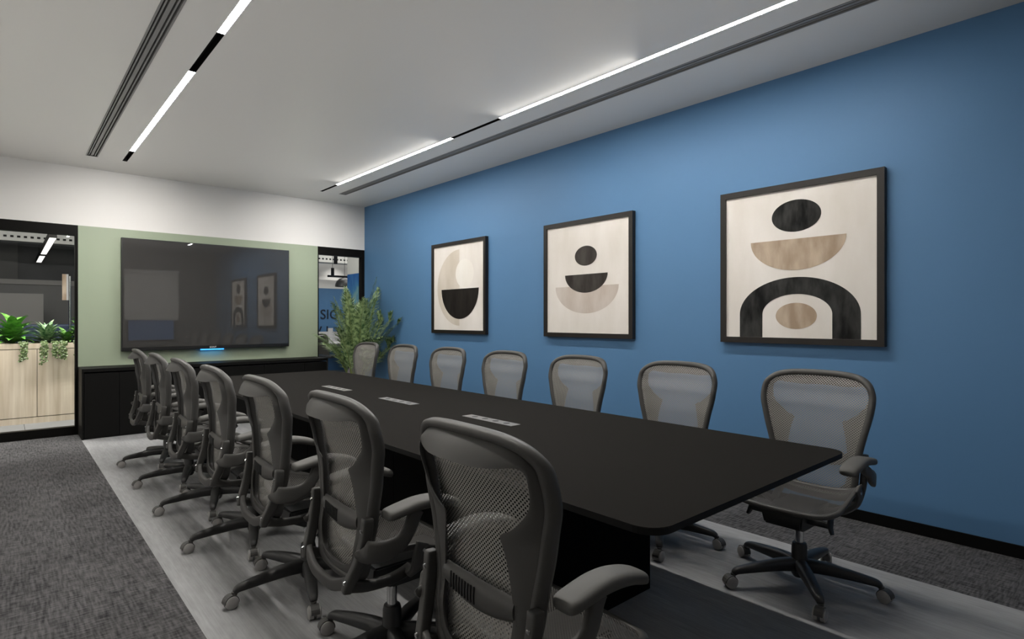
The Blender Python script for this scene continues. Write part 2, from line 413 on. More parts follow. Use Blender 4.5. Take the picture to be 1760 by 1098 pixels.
def d3(bm):
    ell(bm, (1.668,2.021), (.166,.111), .001, 1); bowl(bm, 1.668, 1.861, .32, .218, .001, 2)
    zb = 1.171+.001
    out = arc(1.668, 1.335, .404, .26, 0, PI, 48); inn = arc(1.668, 1.335, .234, .142, PI, 0, 48)
    ring_o = [(1.668+.404, zb)] + out + [(1.668-.404, zb)]; ring_i = [(1.668+.234, zb)] + inn[::-1] + [(1.668-.234, zb)]
    a = [bm.verts.new((-E0-.001, *p)) for p in ring_o]; b = [bm.verts.new((-E0-.001, *p)) for p in ring_i]
    for k in range(len(a)-1):
        f = bm.faces.new([a[k], a[k+1], b[k+1], b[k]]); f.material_index = 1
    ell(bm, (1.668,1.325), (.138,.091), .001, 2)
picture(1.129, 2.22, 1.129, 2.252, 'framed print of black oval, tan bowl and black arch, nearest on the blue wall', d3, [M['canvas'], M['ink'], M['tan']])
def d2(bm):
    bowl(bm, 3.591, 1.617, .392, .259, .0006, 2); bowl(bm, 3.589, 1.729, .265, .176, .0012, 1); ell(bm, (3.589,1.903), (.137,.094), .001, 1)
picture(3.04, 4.14, 1.129, 2.252, 'framed print of dark circle above two stacked bowls, middle of the blue wall', d2, [M['canvas'], M['inkg'], M['beige']])
def d1(bm):
    flat_poly(bm, arc(5.598, 1.687, .468, .462, PI/2, -PI/2, 48), E0+.0005, 2)
    ell(bm, (5.495,1.853), (.18,.172), .001, 3); bowl(bm, 5.597, 1.671, .378, .365, .0015, 1)
picture(5.082, 6.187, 1.129, 2.252, 'framed print of beige half moon and large black bowl, farthest on the blue wall', d1, [M['canvas'], M['inkb'], M['pale'], M['cream']])

# ------------------------------------------------------------------ conference table
tb = empty('conference_table', (2.0, 3.5, 0)); tag(tb, 'long black conference table with rounded corners and recessed base', 'table')
def rrect(x0, x1, y0, y1, r, n=8):
    o = []
    for cx, cy, a in ((x1-r, y1-r, 0), (x0+r, y1-r, PI/2), (x0+r, y0+r, PI), (x1-r, y0+r, 1.5*PI)):
        o += [(cx+r*math.cos(a+PI/2*k/n), cy+r*math.sin(a+PI/2*k/n)) for k in range(n+1)]
    return o
def prism(bm, pts, z0, z1, bev=0):
    a = [bm.verts.new((x, y, z0)) for x, y in pts]; b = [bm.verts.new((x, y, z1)) for x, y in pts]
    ft = bm.faces.new(b); bm.faces.new(a[::-1]); n = len(pts)
    for k in range(n): bm.faces.new([a[k], a[(k+1)%n], b[(k+1)%n], b[k]])
    if bev: bmesh.ops.bevel(bm, geom=list(ft.edges), offset=bev, segments=2, affect='EDGES')
    return bm
bm = prism(bmesh.new(), rrect(1.293-2, 2.712-2, .885-3.5, 6.145-3.5, .075), .714, .735, .0015)
for f in bm.faces: f.material_index = 0 if f.normal.z > .9 or f.calc_center_median().z > .7349 else 1
top = mesh_obj('tabletop', bm, None, tb, mats=[M['table'], M['tedge']])
for a, b in ((1.63, 2.9), (2.905, 4.15), (4.155, 5.4)): box('pedestal', -.335, .335, a-3.5, b-3.5, 0, .7135, M['plinth'], tb)
for k, (cy, lab) in enumerate(((4.475, 'farthest'), (3.49, 'middle'), (2.485, 'nearest'))):
    t = empty('power_outlet', (2.036, cy, .7352)); tag(t, 'grey flush power outlet strip with four sockets, %s one on the tabletop' % lab, 'outlet', 'outlet strips in the tabletop')
    bm = bx(bmesh.new(), -.036, .036, -.216, .216, .0, .0022, bev=.0008); mesh_obj('cover_plate', bm, M['plate'], t)
    for q in range(4):
        bm = lathe(bmesh.new(), [(.0185,.0022), (.0185,.003), (.016,.003), (.012,.0026)], 0, -.14+q*.093, 20); mesh_obj('socket', bm, M['hole'], t)

# ------------------------------------------------------------------ office chair
OUT = [(0,1.040),(.1,1.038),(.17,1.030),(.222,1.012),(.257,.980),(.273,.938),(.276,.895),(.271,.85),(.259,.795),(.243,.73),(.226,.66),(.213,.59),(.203,.52),(.195,.46),(.175,.415),(.12,.392),(0,.385)]
def mirror_loop(H_): return H_ + [(-x, z) for x, z in H_[-2:0:-1]]
YB = [(.38,-.197),(.5,-.184),(.6,-.170),(.72,-.170),(.85,-.180),(.95,-.196),(1.04,-.224)]
KB = [(.38,.012),(.6,.020),(.8,.023),(.95,.027),(1.04,.026)]
def yb(x, z): return lerp_tab(YB, z) - lerp_tab(KB, z)*(1-min(1, (x/.277)**2))
def outline_w(z, inset=0):
    best = 0
    for a, b in zip(DENSE, DENSE[1:]):
        if (a[1]-z)*(b[1]-z) <= 0 and a[1] != b[1]:
            t = (z-a[1])/(b[1]-a[1]); best = max(best, a[0]+(b[0]-a[0])*t)
    return best
def make_chair(swivel, turn, pdz):
    global DENSE
    root = empty('office_chair', (0,0,0))
    loop = [Vector((x, 0, z)) for x, z in mirror_loop(OUT)]
    lp = catmull(loop, 4, True)
    # --- back frame ring
    sec = [(.0,.002),(.003,.014),(.011,.019),(.022,.017),(.030,.009),(.033,-.003),(.031,-.014),(.022,-.021),(.010,-.022),(.002,-.012)]
    bm = bmesh.new(); rings = []; n = len(lp)
    for i, p in enumerate(lp):
        t = (lp[(i+1)%n]-lp[i-1]).normalized(); nin = Vector((t.z, 0, -t.x))   # candidate inward
        if nin.dot(Vector((0,0,.7))-p) < 0: nin = -nin
        ring = []
        for ins, dep in sec:
            q = p + nin*ins; ring.append(bm.verts.new((q.x, yb(q.x*1.0, q.z)+dep, q.z)))
        rings.append(ring)
    ns = len(sec)
    for i in range(n):
        a, b = rings[i], rings[(i+1)%n]
        for k in range(ns): bm.faces.new([a[k], a[(k+1)%ns], b[(k+1)%ns], b[k]])
    mesh_obj('back_frame', bm, M['chair'], root, smooth=True)
    # --- rear support panel with shaped opening
    PO = [(0,1.018),(.10,1.016),(.160,1.009),(.207,.990),(.237,.962),(.252,.925),(.254,.87),(.245,.82),(.236,.79),(.231,.772),(.225,.745),(.219,.71),(.203,.65),(.189,.58),(.181,.52),(.173,.47),(.155,.437),(.10,.415),(0,.407)]
    PI_ = [(0,.957),(.10,.955),(.165,.960),(.205,.966),(.228,.950),(.233,.915),(.222,.872),(.190,.832),(.155,.805),(.120,.786),(.122,.765),(.133,.72),(.143,.65),(.147,.58),(.142,.52),(.130,.475),(.105,.452),(.06,.441),(0,.438)]
    o = catmull([Vector((x,0,z)) for x, z in mirror_loop(PO)], 3, True); q = catmull([Vector((x,0,z)) for x, z in mirror_loop(PI_)], 3, True)
    bm = bmesh.new(); nr = 6; n = len(o); G = []
    for th_ in (0, -.004):
        G.append([[None]*(nr+1) for _ in range(n)])
        for i in range(n):
            for r in range(nr+1):
                f = r/nr; p = o[i].lerp(q[i], f)
                up_ = max(0, min(1, (p.z-.62)/.2))
                bulge = -.010 - (.012+.012*up_)*math.sin(min(1, f*1.1)*PI/2)
                bulge -= .046*f*max(0, min(1, (p.z-.86)/.08))*max(0, 1-(abs(p.x)/.22)**2)
                G[-1][i][r] = bm.verts.new((p.x, yb(p.x, p.z)+bulge+th_, p.z))
    for i in range(n):
        j = (i+1) % n
        for r in range(nr):
            bm.faces.new([G[0][i][r], G[0][i][r+1], G[0][j][r+1], G[0][j][r]]); bm.faces.new([G[1][i][r], G[1][j][r], G[1][j][r+1], G[1][i][r+1]])
        bm.faces.new([G[0][i][nr], G[1][i][nr], G[1][j][nr], G[0][j][nr]]); bm.faces.new([G[0][i][0], G[0][j][0], G[1][j][0], G[1][i][0]])
    mesh_obj('back_panel', bm, M['chair'], root, smooth=True, autosm=50)
    # --- woven back
    DENSE = [(p.x, p.z) for p in catmull([Vector((x,0,z)) for x, z in OUT], 8)]
    bm = bmesh.new(); uvl = bm.loops.layers.uv.new('UVMap'); nu, nv = 16, 40; z0, z1 = .412, 1.013; R = []
    for j in range(nv+1):
        z = z0+(z1-z0)*j/nv; ww = max(.05, outline_w(z)-.024)
        if z > .97: ww = min(ww, outline_w(min(z+.022, 1.0395))-.01)
        if z < .44: ww = min(ww, max(.06, outline_w(max(z-.022,.386))-.012))
        R.append([bm.verts.new((ww*(2*i/nu-1), yb(ww*(2*i/nu-1), z)+.007, z)) for i in range(nu+1)])
    for j in range(nv):
        for i in range(nu):
            f = bm.faces.new([R[j][i], R[j][i+1], R[j+1][i+1], R[j+1][i]])
            for lo_ in f.loops: lo_[uvl].uv = (lo_.vert.co.x, lo_.vert.co.z)
    mesh_obj('back_mesh', bm, M['mesh'], root, smooth=True)
    # --- lumbar pad with ribs
    bm = bmesh.new(); nx, nz = 24, 6; F = [[], []]
    for s, off in ((0, -.012), (1, -.030)):
        for j in range(nz+1):
            row = []
            for i in range(nx+1):
                x = -.150+.300*i/nx; hw = .026+.012*(1-(x/.150)**2)
                z = .607 - .010*(1-(x/.15)**2) + hw*(2*j/nz-1)
                e = 1-abs(2*j/nz-1)**3
                row.append(bm.verts.new((x, yb(x,z)+(-.012 if s == 0 else -.018-.014*e), z)))
            F[s].append(row)
    for s in (0,1):
        for j in range(nz):
            for i in range(nx): bm.faces.new([F[s][j][i], F[s][j][i+1], F[s][j+1][i+1], F[s][j+1][i]])
    for i in range(nx):
        for j in (0, nz): bm.faces.new([F[0][j][i], F[0][j][i+1], F[1][j][i+1], F[1][j][i]])
    for j in range(nz):
        for i in (0, nx): bm.faces.new([F[0][j][i], F[0][j+1][i], F[1][j+1][i], F[1][j][i]])
    lum = mesh_obj('lumbar_pad', bm, M['chair'], root, smooth=True, autosm=60)
    bm = bmesh.new()
    for k in range(9):
        x = -.105+k*.0135; zc = .607-.010*(1-(x/.15)**2); y = yb(x, zc)-.0325
        sweep(bm, [(x, y, zc-.022), (x, y-.0012, zc), (x, y, zc+.022)], [(.0022,.0022)], side=(1,0,0), nseg=2, nring=6)
    mesh_obj('rib', bm, M['box'], lum)
    for s in (-1, 1):
        bm = bmesh.new()
        for k in range(8):
            z = .578+k*.0075; x = s*.152; y = yb(x, z)-.024
            sweep(bm, [(x-.006, y, z), (x+.006, y, z+.0015)], [(.0022,.0022)], nseg=1, nring=6)
        mesh_obj('grip_ridge', bm, M['chair'], lum)
    # --- uprights (one each side), cross link, bolts
    for s in (-1, 1):
        bm = sweep(bmesh.new(), [(s*.223,-.208,.638), (s*.221,-.214,.575), (s*.210,-.232,.495), (s*.191,-.256,.430), (s*.181,-.264,.397)], [(.0145,.018),(.0145,.019),(.0145,.019),(.0155,.018),(.014,.015)], side=(1,0,0), power=5)
        up = mesh_obj('back_upright', bm, M['chair'], root, smooth=True, autosm=60)
        for (x, y, z) in ((s*.2225,-.2305,.600), (s*.191,-.276,.432)):
            bm = bmesh.new(); d = Vector((0,-1,-.2)).normalized(); p = Vector((x,y,z)); cyl(bm, p-d*.004, p+d*.002, .007, n=14); cyl(bm, p+d*.002, p+d*.0035, .0045, n=14)
            mesh_obj('bolt', bm, M['chrome'], up)
    bm = sweep(bmesh.new(), [(-.186,-.254,.425), (-.15,-.262,.413), (-.085,-.269,.391), (0,-.271,.387), (.085,-.269,.391), (.15,-.262,.413), (.186,-.254,.425)], [(.020,.011)], up=(0,-1,0), power=5)
    # section: halfwidth vertical-ish .020
    mesh_obj('cross_link', bm, M['chair'], root, smooth=True, autosm=60)
    for s in (-1, 1):
        bm = sweep(bmesh.new(), [(s*.186,-.246,.412), (s*.178,-.19,.394), (s*.160,-.10,.382), (s*.125,-.02,.375), (s*.09,.03,.372)], [(.014,.020),(.015,.017),(.016,.018),(.016,.02)], up=(0,0,1), power=4)
        mesh_obj('tilt_arm', bm, M['chair2'], root, smooth=True, autosm=60)
    # --- seat frame + woven seat
    SO = [(0,.250),(.11,.247),(.19,.232),(.238,.185),(.252,.11),(.254,.02),(.252,-.07),(.240,-.115),(.203,-.150),(.12,-.162),(0,-.166)]
    def zs(x, y):
        z = .447
        side = (abs(x)/.254)**3
        z += side*.075*max(0, min(1, (.16-y)/.2))*(1 if y > -.1 else max(.35, 1+(y+.1)/.14))
        if y > .11: z -= .034*((y-.11)/.14)**2
        if y < -.05: z += .012*((-y-.05)/.14)
        return z
    sl = catmull([Vector((x,y,0)) for x, y in SO] + [Vector((-x,y,0)) for x, y in SO[-2:0:-1]], 4, True)
    ssec = [(0,0),(.004,.007),(.012,.009),(.022,.006),(.027,0),(.022,-.010),(.010,-.014),(.002,-.008)]
    bm = bmesh.new(); rings = []; n = len(sl)
    for i, p in enumerate(sl):
        t = (sl[(i+1)%n]-sl[i-1]).normalized(); nin = Vector((t.y, -t.x, 0))
        if nin.dot(-p) < 0: nin = -nin
        rings.append([bm.verts.new((*(p+nin*a).xy, zs(*(p+nin*a).xy)+b)) for a, b in ssec])
    for i in range(n):
        a, b = rings[i], rings[(i+1)%n]
        for k in range(len(ssec)): bm.faces.new([a[k], a[(k+1)%len(ssec)], b[(k+1)%len(ssec)], b[k]])
    mesh_obj('seat_frame', bm, M['chair'], root, smooth=True)
    bm = bmesh.new(); uvl = bm.loops.layers.uv.new('UVMap'); nu, nv = 16, 20; R = []
    dn = [(p.x, p.y) for p in catmull([Vector((x,y,0)) for x, y in SO], 8)]
    for j in range(nv+1):
        y = -.150+(.232+.150)*j/nv; ww = 0
        for a, b in zip(dn, dn[1:]):
            if (a[1]-y)*(b[1]-y) <= 0 and a[1] != b[1]: ww = max(ww, a[0]+(b[0]-a[0])*(y-a[1])/(b[1]-a[1]))
        ww = max(.06, ww-.018)
        R.append([bm.verts.new((ww*(2*i/nu-1), y, zs(ww*(2*i/nu-1), y)+.001-.010*(1-(2*i/nu-1)**2)*math.sin(PI*j/nv))) for i in range(nu+1)])
    for j in range(nv):
        for i in range(nu):
            f = bm.faces.new([R[j][i], R[j][i+1], R[j+1][i+1], R[j+1][i]])
            for lo_ in f.loops: lo_[uvl].uv = (lo_.vert.co.x, lo_.vert.co.y)
    mesh_obj('seat_mesh', bm, M['smesh'], root, smooth=True)
    # --- mechanism under the seat
    bm = bmesh.new()
    pr = [(-.12,.402),(.205,.402),(.210,.385),(.200,.330),(.15,.312),(-.04,.308),(-.12,.345)]
    for s in (0,1): pass
    A = [bm.verts.new((-.098 if z > .37 else -.085, y, z)) for y, z in pr]; B = [bm.verts.new((.098 if z > .37 else .085, y, z)) for y, z in pr]
    bm.faces.new(A[::-1]); bm.faces.new(B)
    for k in range(len(pr)): bm.faces.new([A[k], A[(k+1)%len(pr)], B[(k+1)%len(pr)], B[k]])
    bmesh.ops.bevel(bm, geom=list(bm.edges), offset=.007, segments=2, affect='EDGES')
    mesh_obj('tilt_mechanism', bm, M['box'], root, smooth=True, autosm=40)
    for s in (-1, 1):
        bm = cyl(bmesh.new(), (s*.09,.12,.362), (s*.178,.12,.362), .016, n=16)
        sweep(bm, [(s*.180,.098,.400), (s*.182,.112,.378), (s*.186,.125,.352), (s*.196,.132,.328)], [(.007,.020),(.009,.024),(.008,.022),(.006,.015)], side=(1,0,0), nring=12)
        mesh_obj('lever', bm, M['box'], root, smooth=True, autosm=50)
        bm = sweep(bmesh.new(), [(s*.252,-.015,.520), (s*.256,-.03,.48), (s*.240,-.03,.435), (s*.19,-.02,.40), (s*.12,.0,.385)], [(.009,.026),(.010,.026),(.011,.024),(.013,.02),(.013,.018)], side=(1,0,0), power=4)
        sw = mesh_obj('swing_arm', bm, M['chair'], root, smooth=True, autosm=60)
        bm = cyl(bmesh.new(), (s*.258,-.018,.500), (s*.268,-.018,.500), .006, n=14); mesh_obj('bolt', bm, M['chrome'], sw)
        # arms
        bm = sweep(bmesh.new(), [(s*.222,-.225,.540), (s*.250,-.218,.537), (s*.272,-.17,.537), (s*.279,-.12,.552), (s*.277,-.085,.585), (s*.268,-.060,.630+pdz), (s*.262,-.05,.648+pdz)], [(.011,.034),(.012,.036),(.012,.034),(.012,.028),(.012,.024),(.014,.024),(.020,.028)], side=(1,0,0), power=4, nseg=5)
        mesh_obj('arm_support', bm, M['chair'], root, smooth=True, autosm=60)
        bm = bmesh.new(); cen = [(-.162,.258,.653,.024,.010),(-.155,.258,.654,.035,.016),(-.135,.258,.657,.040,.018),(-.09,.258,.665,.041,.019),(-.045,.258,.671,.041,.020),(.01,.258,.671,.041,.020),(.06,.257,.663,.041,.019),(.095,.256,.653,.040,.019),(.118,.255,.645,.036,.017),(.128,.255,.641,.024,.010)]
        rings = []
        pts_ = catmull([Vector((c[0],c[1],c[2])) for c in cen], 3); szs = catmull([Vector((c[3],c[4],0)) for c in cen], 3)
        for p, z_ in zip(pts_, szs):
            ring = []
            for k in range(20):
                a = 2*PI*k/20; ca, sa = math.cos(a), math.sin(a); e = 2/3.0
                ring.append(bm.verts.new((s*(p.y+z_.x*math.copysign(abs(ca)**e, ca)), p.x, p.z+pdz+z_.y*math.copysign(abs(sa)**e, sa))))
            rings.append(ring)
        for a, b in zip(rings, rings[1:]):
            for k in range(20): bm.faces.new([a[k], a[(k+1)%20], b[(k+1)%20], b[k]])
        bm.faces.new(rings[0][::-1]); bm.faces.new(rings[-1])
        mesh_obj('arm_pad', bm, M['pad'], root, smooth=True, autosm=70)
    rm = Matrix.Rotation(math.radians(turn), 4, 'Z')
    for ch in list(root.children) + [g_ for c_ in root.children for g_ in c_.children]: ch.data.transform(rm)
    # --- column and base
    mesh_obj('gas_lift', lathe(bmesh.new(), [(.019,.19),(.019,.33)]), M['chrome'], root, smooth=True, autosm=50)
    mesh_obj('base_hub', lathe(bmesh.new(), [(.028,.040),(.036,.052),(.041,.085),(.041,.115),(.036,.130),(.035,.190),(.031,.204),(.022,.206)]), M['base5'], root, smooth=True, autosm=50)
    for k in range(5):
        a = -PI/2 + k*2*PI/5; d = Vector((math.cos(a), math.sin(a), 0)); sd = Vector((-d.y, d.x, 0))
        P = [d*.025+Vector((0,0,.098)), d*.10+Vector((0,0,.100)), d*.20+Vector((0,0,.093)), d*.285+Vector((0,0,.084)), d*.322+Vector((0,0,.078)), d*.337+Vector((0,0,.066))]
        bm = sweep(bmesh.new(), P, [(.033,.032),(.030,.029),(.026,.024),(.022,.019),(.019,.016),(.014,.012)], up=(0,0,1), power=2.8, nring=14)
        lg_ = mesh_obj('base_leg', bm, M['base5'], root, smooth=True)
        # caster: swivelled a fixed way
        ca = math.radians(swivel[k]); r = Vector((math.cos(ca), math.sin(ca), 0)); ax = Vector((-r.y, r.x, 0))
        c = d*.342 + r*.014; c.z = .0285
        bm = bmesh.new()
        for s in (-1, 1):
            cyl(bm, c+ax*s*.006, c+ax*s*.023, .0285, n=24); cyl(bm, c+ax*s*.023, c+ax*s*.027, .0285, .022, n=24)
        cs = mesh_obj('caster', bm, M['wheel'], lg_, smooth=True, autosm=35)
        # hood over the twin wheels
        bm = bmesh.new(); rr_ = []
        for t in range(11):
            th_ = math.radians(-10+19*t); v = r*-math.cos(th_)*.0325 + Vector((0,0,math.sin(th_)*.0325)); vi = v*.93
            rr_.append([bm.verts.new(c+ax*sx+vv) for sx, vv in ((-.018,v),(.018,v),(.018,vi),(-.018,vi))])
        for A_, B_ in zip(rr_, rr_[1:]):
            for q_ in range(4): bm.faces.new([A_[q_], A_[(q_+1)%4], B_[(q_+1)%4], B_[q_]])
        bm.faces.new(rr_[0][::-1]); bm.faces.new(rr_[-1])
        cyl(bm, d*.340+Vector((0,0,.050)), d*.340+Vector((0,0,.068)), .012, n=14)
        mesh_obj('caster_hood', bm, M['chair'], lg_)
    return root

proto = make_chair((-82, -12, 40, 150, -100), -1.8, -.006)
ords = ['nearest the camera', 'second from the camera', 'third from the camera', 'fourth from the camera', 'third from the far end', 'second from the far end', 'farthest, by the black cabinet']
first = True
for k in range(7):
    o = proto if first else copy_tree(proto); first = False
    o.location = (1.115, (1.152 if k == 0 else 1.142+.815*k), 0); o.rotation_euler = (0,0,-PI/2)
    tag(o, 'grey mesh office chair with back turned, left side of table, ' + ords[k], 'chair', 'office chairs along the left side of the table')
ords[6] = 'farthest, by the palm'
proto = make_chair((-70, -30, 60, 95, 172), 0, -.026); first = True
for k in range(7):
    o = proto if first else copy_tree(proto); first = False
    o.location = (2.925, 1.171+.818*k, 0); o.rotation_euler = (0,0,PI/2)
    tag(o, 'grey mesh office chair facing left, blue wall side of table, ' + ords[k], 'chair', 'office chairs along the blue wall side of the table')

# ------------------------------------------------------------------ palm
def d_skip(az, tilt): return math.cos(az) < -.45 and tilt > .55
def palm(x, y):
    t = empty('potted_palm', (x, y, 0)); tag(t, 'tall green areca palm in the corner by the blue wall and glazing', 'plant')
    bm = lathe(bmesh.new(), [(.11,.0),(.13,.02),(.155,.30),(.165,.31),(.165,.33),(.15,.33),(.145,.29)]); mesh_obj('pot', bm, M['pot'], t, smooth=True, autosm=40)
    bm = lathe(bmesh.new(), [(.001,.288),(.145,.29)], cap=False); mesh_obj('soil', bm, M['soil'], t)
    rnd = random.Random(5); bl_, bs = bmesh.new(), bmesh.new()
    for i in range(31):
        az = i*2.399+rnd.uniform(-.2,.2); tilt = .12+.75*((i % 9)/9)+rnd.uniform(-.05,.05); Lg = rnd.uniform(.85,1.3) - .25*tilt + .35
        if d_skip(az, tilt): continue
        if i < 5: tilt = .05+.05*i; Lg = 1.27
        d = Vector((math.cos(az), math.sin(az), 0)); p = Vector((d.x*.05, d.y*.05, .30)); pts = [p.copy()]
        Lg *= 1-.33*max(0, tilt-.2)
        if d.x < -.1 and tilt > .3: Lg *= .80
        nst = 26; ang = tilt*.45
        for s in range(nst):
            ang += tilt*(.9/nst)*(1+s/nst*1.6)
            p = p + (Vector((0,0,1))*math.cos(ang) + d*math.sin(ang))*(Lg/nst)
            p.x = min(p.x, W-x-.03); p.y = min(p.y, D-y-.03); pts.append(p.copy())
        sweep(bs, pts[::5]+[pts[-1]], [(.006,.006),(.003,.003),(.0012,.0012)], up=(d.y,-d.x,.01), nseg=2, nring=5)
        for s in range(9, nst+1):
            f = (s-9)/(nst-9); q = pts[s]; tan = (pts[s]-pts[s-1]).normalized(); sdv = tan.cross(Vector((0,0,1)))
            if sdv.length < .05: sdv = Vector((d.y, -d.x, 0))
            sdv.normalize(); nrm = sdv.cross(tan).normalized()
            for sg in (-1, 1):
              for rep in (0, .5):
                ll = .30*math.sin(PI*(.22+.72*f))**.7*rnd.uniform(.85,1.1); q2 = q - tan*rep*Lg/nst
                dirv = (tan*(1.15+.7*f) + sdv*sg*(1-.3*f) + nrm*.25).normalized(); wv = dirv.cross(nrm).normalized()*.0075
                a = q2; b = q2+dirv*ll*.45+nrm*.012; c = q2+dirv*ll - Vector((0,0,.035+.05*rnd.random()))*(ll/.22)
                for v_ in (b, c): v_.x = min(v_.x, W-x-.012); v_.y = min(v_.y, D-y-.012)
                vs = [bl_.verts.new(v) for v in (a-wv*.4, a+wv*.4, b+wv, b-wv, c)]
                bl_.faces.new([vs[0], vs[1], vs[2], vs[3]]); bl_.faces.new([vs[3], vs[2], vs[4]])
    mesh_obj('frond', bl_, M['palm'], t); mesh_obj('stem', bs, M['stem'], t, smooth=True)
palm(3.66, 7.42)

# ------------------------------------------------------------------ corridor and open office beyond the glass
YF = 14.0
box('floor_corridor', -4, 9, D+.12, 15.5, -.05, 0, M['tile'], kind='structure')
bm = bmesh.new()
for k in range(12): bx(bm, -4+k*.9+.57, -4+k*.9+.574, D+.13, 15, 0, .0008)
mesh_obj('trim_1', bm, M['slot'], kind='structure')
box('ceiling_corridor', -4, 9, D+.12, 15.5, 3.3, 3.35, M['beam'], kind='structure')
# partitions seen through the left pane
box('wall_corridor', -4, 3.2, 15.0, 15.1, 0, 3.3, M['dark'], kind='structure')
bm = bmesh.new(); bx(bm, -4, .18, 14.86, 15, 0, 2.9); mesh_obj('wall_partition', bm, M['dark2'], kind='structure')
pp = box('wall_glass_office', -4, 2.6, 13.9, 13.95, .0, 1.95, M['dark2'], kind='structure')
box('trim_2', -4, 2.6, 13.88, 13.96, 1.95, 2.04, M['greyp'], kind='structure')
o = box('reflection_panel', -.25, .50, 13.0, 13.05, 0, 1.75, M['greyp']); tag(o, 'tall grey panel behind the planter, standing in for a reflection in the left pane', 'screen')  # solid panel put in for a reflection on the left glass
o = box('poster_panel', 1.12, 1.42, 13.865, 13.899, 1.25, 1.85, M['wpanel']); tag(o, 'small pale poster on the dark partition seen through left pane', 'poster')
o = box('sofa_back', -.9, 2.3, 12.2, 12.5, 0, 1.22, M['navy'], bev=.03); tag(o, 'dark navy bench back behind the planter', 'bench')
pl_ = empty('display_pole', (.80, 12.0, 0)); tag(pl_, 'thin silver pole with a small wood panel, behind the planter', 'pole')
mesh_obj('pole', cyl(bmesh.new(), (0,0,0), (0,0,2.02), .016), M['chrome'], pl_, smooth=True, autosm=40)
box('wood_panel', -.10, -.045, -.02, .0, 1.62, 2.05, M['tan'], pl_); box('white_panel', -.045, -.018, -.02, .0, 1.62, 2.05, M['wpanel'], pl_)
# cable tray under the corridor ceiling
ct = empty('cable_tray', (-3.5, 13.2, 2.67)); tag(ct, 'pale perforated cable tray under the corridor ceiling', 'tray')
box('tray', 0, 12, 0, .35, 0, .05, M['beam'], ct)
bm = bmesh.new(); bx(bm, 0, 12, -.01, 0, .0, .24); mesh_obj('rail', bm, M['beam'], ct)
bm = bmesh.new()
for k in range(130): bx(bm, .05+k*.09, .095+k*.09, -.014, -.0101, .06, .095)
mesh_obj('perforation', bm, M['slot'], ct)
# linear pendant
pn = empty('linear_pendant_light', (.50, 10.3, 2.45)); tag(pn, 'black linear pendant light hanging in the corridor beyond the left pane', 'light')
bm = bmesh.new(); bx(bm, -.045, .045, 0, 4.65, 0, .09); mesh_obj('housing', bm, M['black'], pn)
M['diff2'] = mat('pendant_diffuser', (.9,.9,.88), .5, emit=(1,.96,.9), estr=1.6)
for a, b in ((.03,2.7), (3.1,4.6)): box('diffuser', -.038, .038, a, b, -.004, -.0003, M['diff2'], pn)
bm = bmesh.new(); cyl(bm, (0,.3,.09), (0,.3,.85), .003, n=8); cyl(bm, (0,4.5,.09), (0,4.5,.85), .003, n=8); mesh_obj('hanging_wire', bm, M['black'], pn)

# planter cabinet
pc = empty('planter_cabinet', (0, 9.34, 0)); tag(pc, 'pale wood planter cabinet topped with plants behind left glazing', 'planter')
box('kick_panel', -2.2, 1.6, .002, .48, 0, .075, M['wood'], pc)
for a, b in zip([-2.2,-1.15,-.42,.298,1.0], [-1.15,-.42,.298,1.0,1.6]): box('door', a+.003, b-.003, 0, .02, .083, .925, M['wood'], pc)
box('carcass', -2.195, 1.595, .02, .47, .075, .925, M['slot'], pc)
bm = bmesh.new(); bx(bm, -2.2, 1.6, 0, .025, .933, 1.0); bx(bm, -2.2, 1.6, .455, .48, .933, 1.0); bx(bm, -2.2,-2.175,.025,.455,.933,1.0); bx(bm, 1.575,1.6,.025,.455,.933,1.0)
mesh_obj('planter_rim', bm, M['wood'], pc)
box('soil', -2.175, 1.575, .025, .455, .926, .975, M['soil'], pc)

def rosette(name, x, y, n, Lf, wf, m, label, seed, droop=.5, rise=.9, stem_h=.0):
    t = empty(name, (x, y, .975)); tag(t, label, 'plant'); rnd = random.Random(seed); bm = bmesh.new()
    for i in range(n):
        az = i*2.4+rnd.uniform(-.2,.2); el = rise*(1-i/n)+.12+rnd.uniform(-.08,.08); l = Lf*rnd.uniform(.75,1.1)
        d = Vector((math.cos(az), math.sin(az), 0)); p = Vector((0,0,stem_h*(1-i/n)*rnd.uniform(.5,1))); ns = 6; prev = None
        for s in range(ns+1):
            f = s/ns; e = el - droop*f*f*1.5; w_ = wf*math.sin(PI*min(1, .10+.9*f))**.8*(.55+.45*math.sin(PI*f)) if s < ns else .001
            sd = Vector((-d.y, d.x, 0)); up_ = Vector((0,0,1))*math.cos(e)-d*math.sin(e)
            cur = [bm.verts.new(p+sd*w_+up_*w_*.35), bm.verts.new(p), bm.verts.new(p-sd*w_+up_*w_*.35)]
            if prev:
                bm.faces.new([prev[0], prev[1], cur[1], cur[0]]); bm.faces.new([prev[1], prev[2], cur[2], cur[1]])
            prev = cur; p = p + (d*math.cos(e)+Vector((0,0,1))*math.sin(e))*(l/ns)
    mesh_obj('foliage', bm, m, t, smooth=True)
    bm = cyl(bmesh.new(), (0,0,-.0), (0,0,max(.03,stem_h)), .008, n=8); mesh_obj('stem', bm, M['stem'], t)
rosette('leafy_plant', .07, 9.55, 46, .31, .056, M['leafa'], 'bright green broad-leaved plant at left end of the planter', 1, .75, 1.15, .20)
rosette('leafy_plant', .40, 9.50, 60, .25, .032, M['leafb'], 'variegated pale green spiky plant in the middle of the planter', 2, .5, 1.2, .12)
rosette('leafy_plant', .74, 9.56, 70, .19, .034, M['leafc'], 'bushy mid green plant at the right of the planter', 3, .7, 1.2, .26)
rosette('leafy_plant', .60, 9.50, 30, .20, .032, M['leafc'], 'low green plant tucked between the pale and the bushy plants', 4, .7, 1.0, .09)
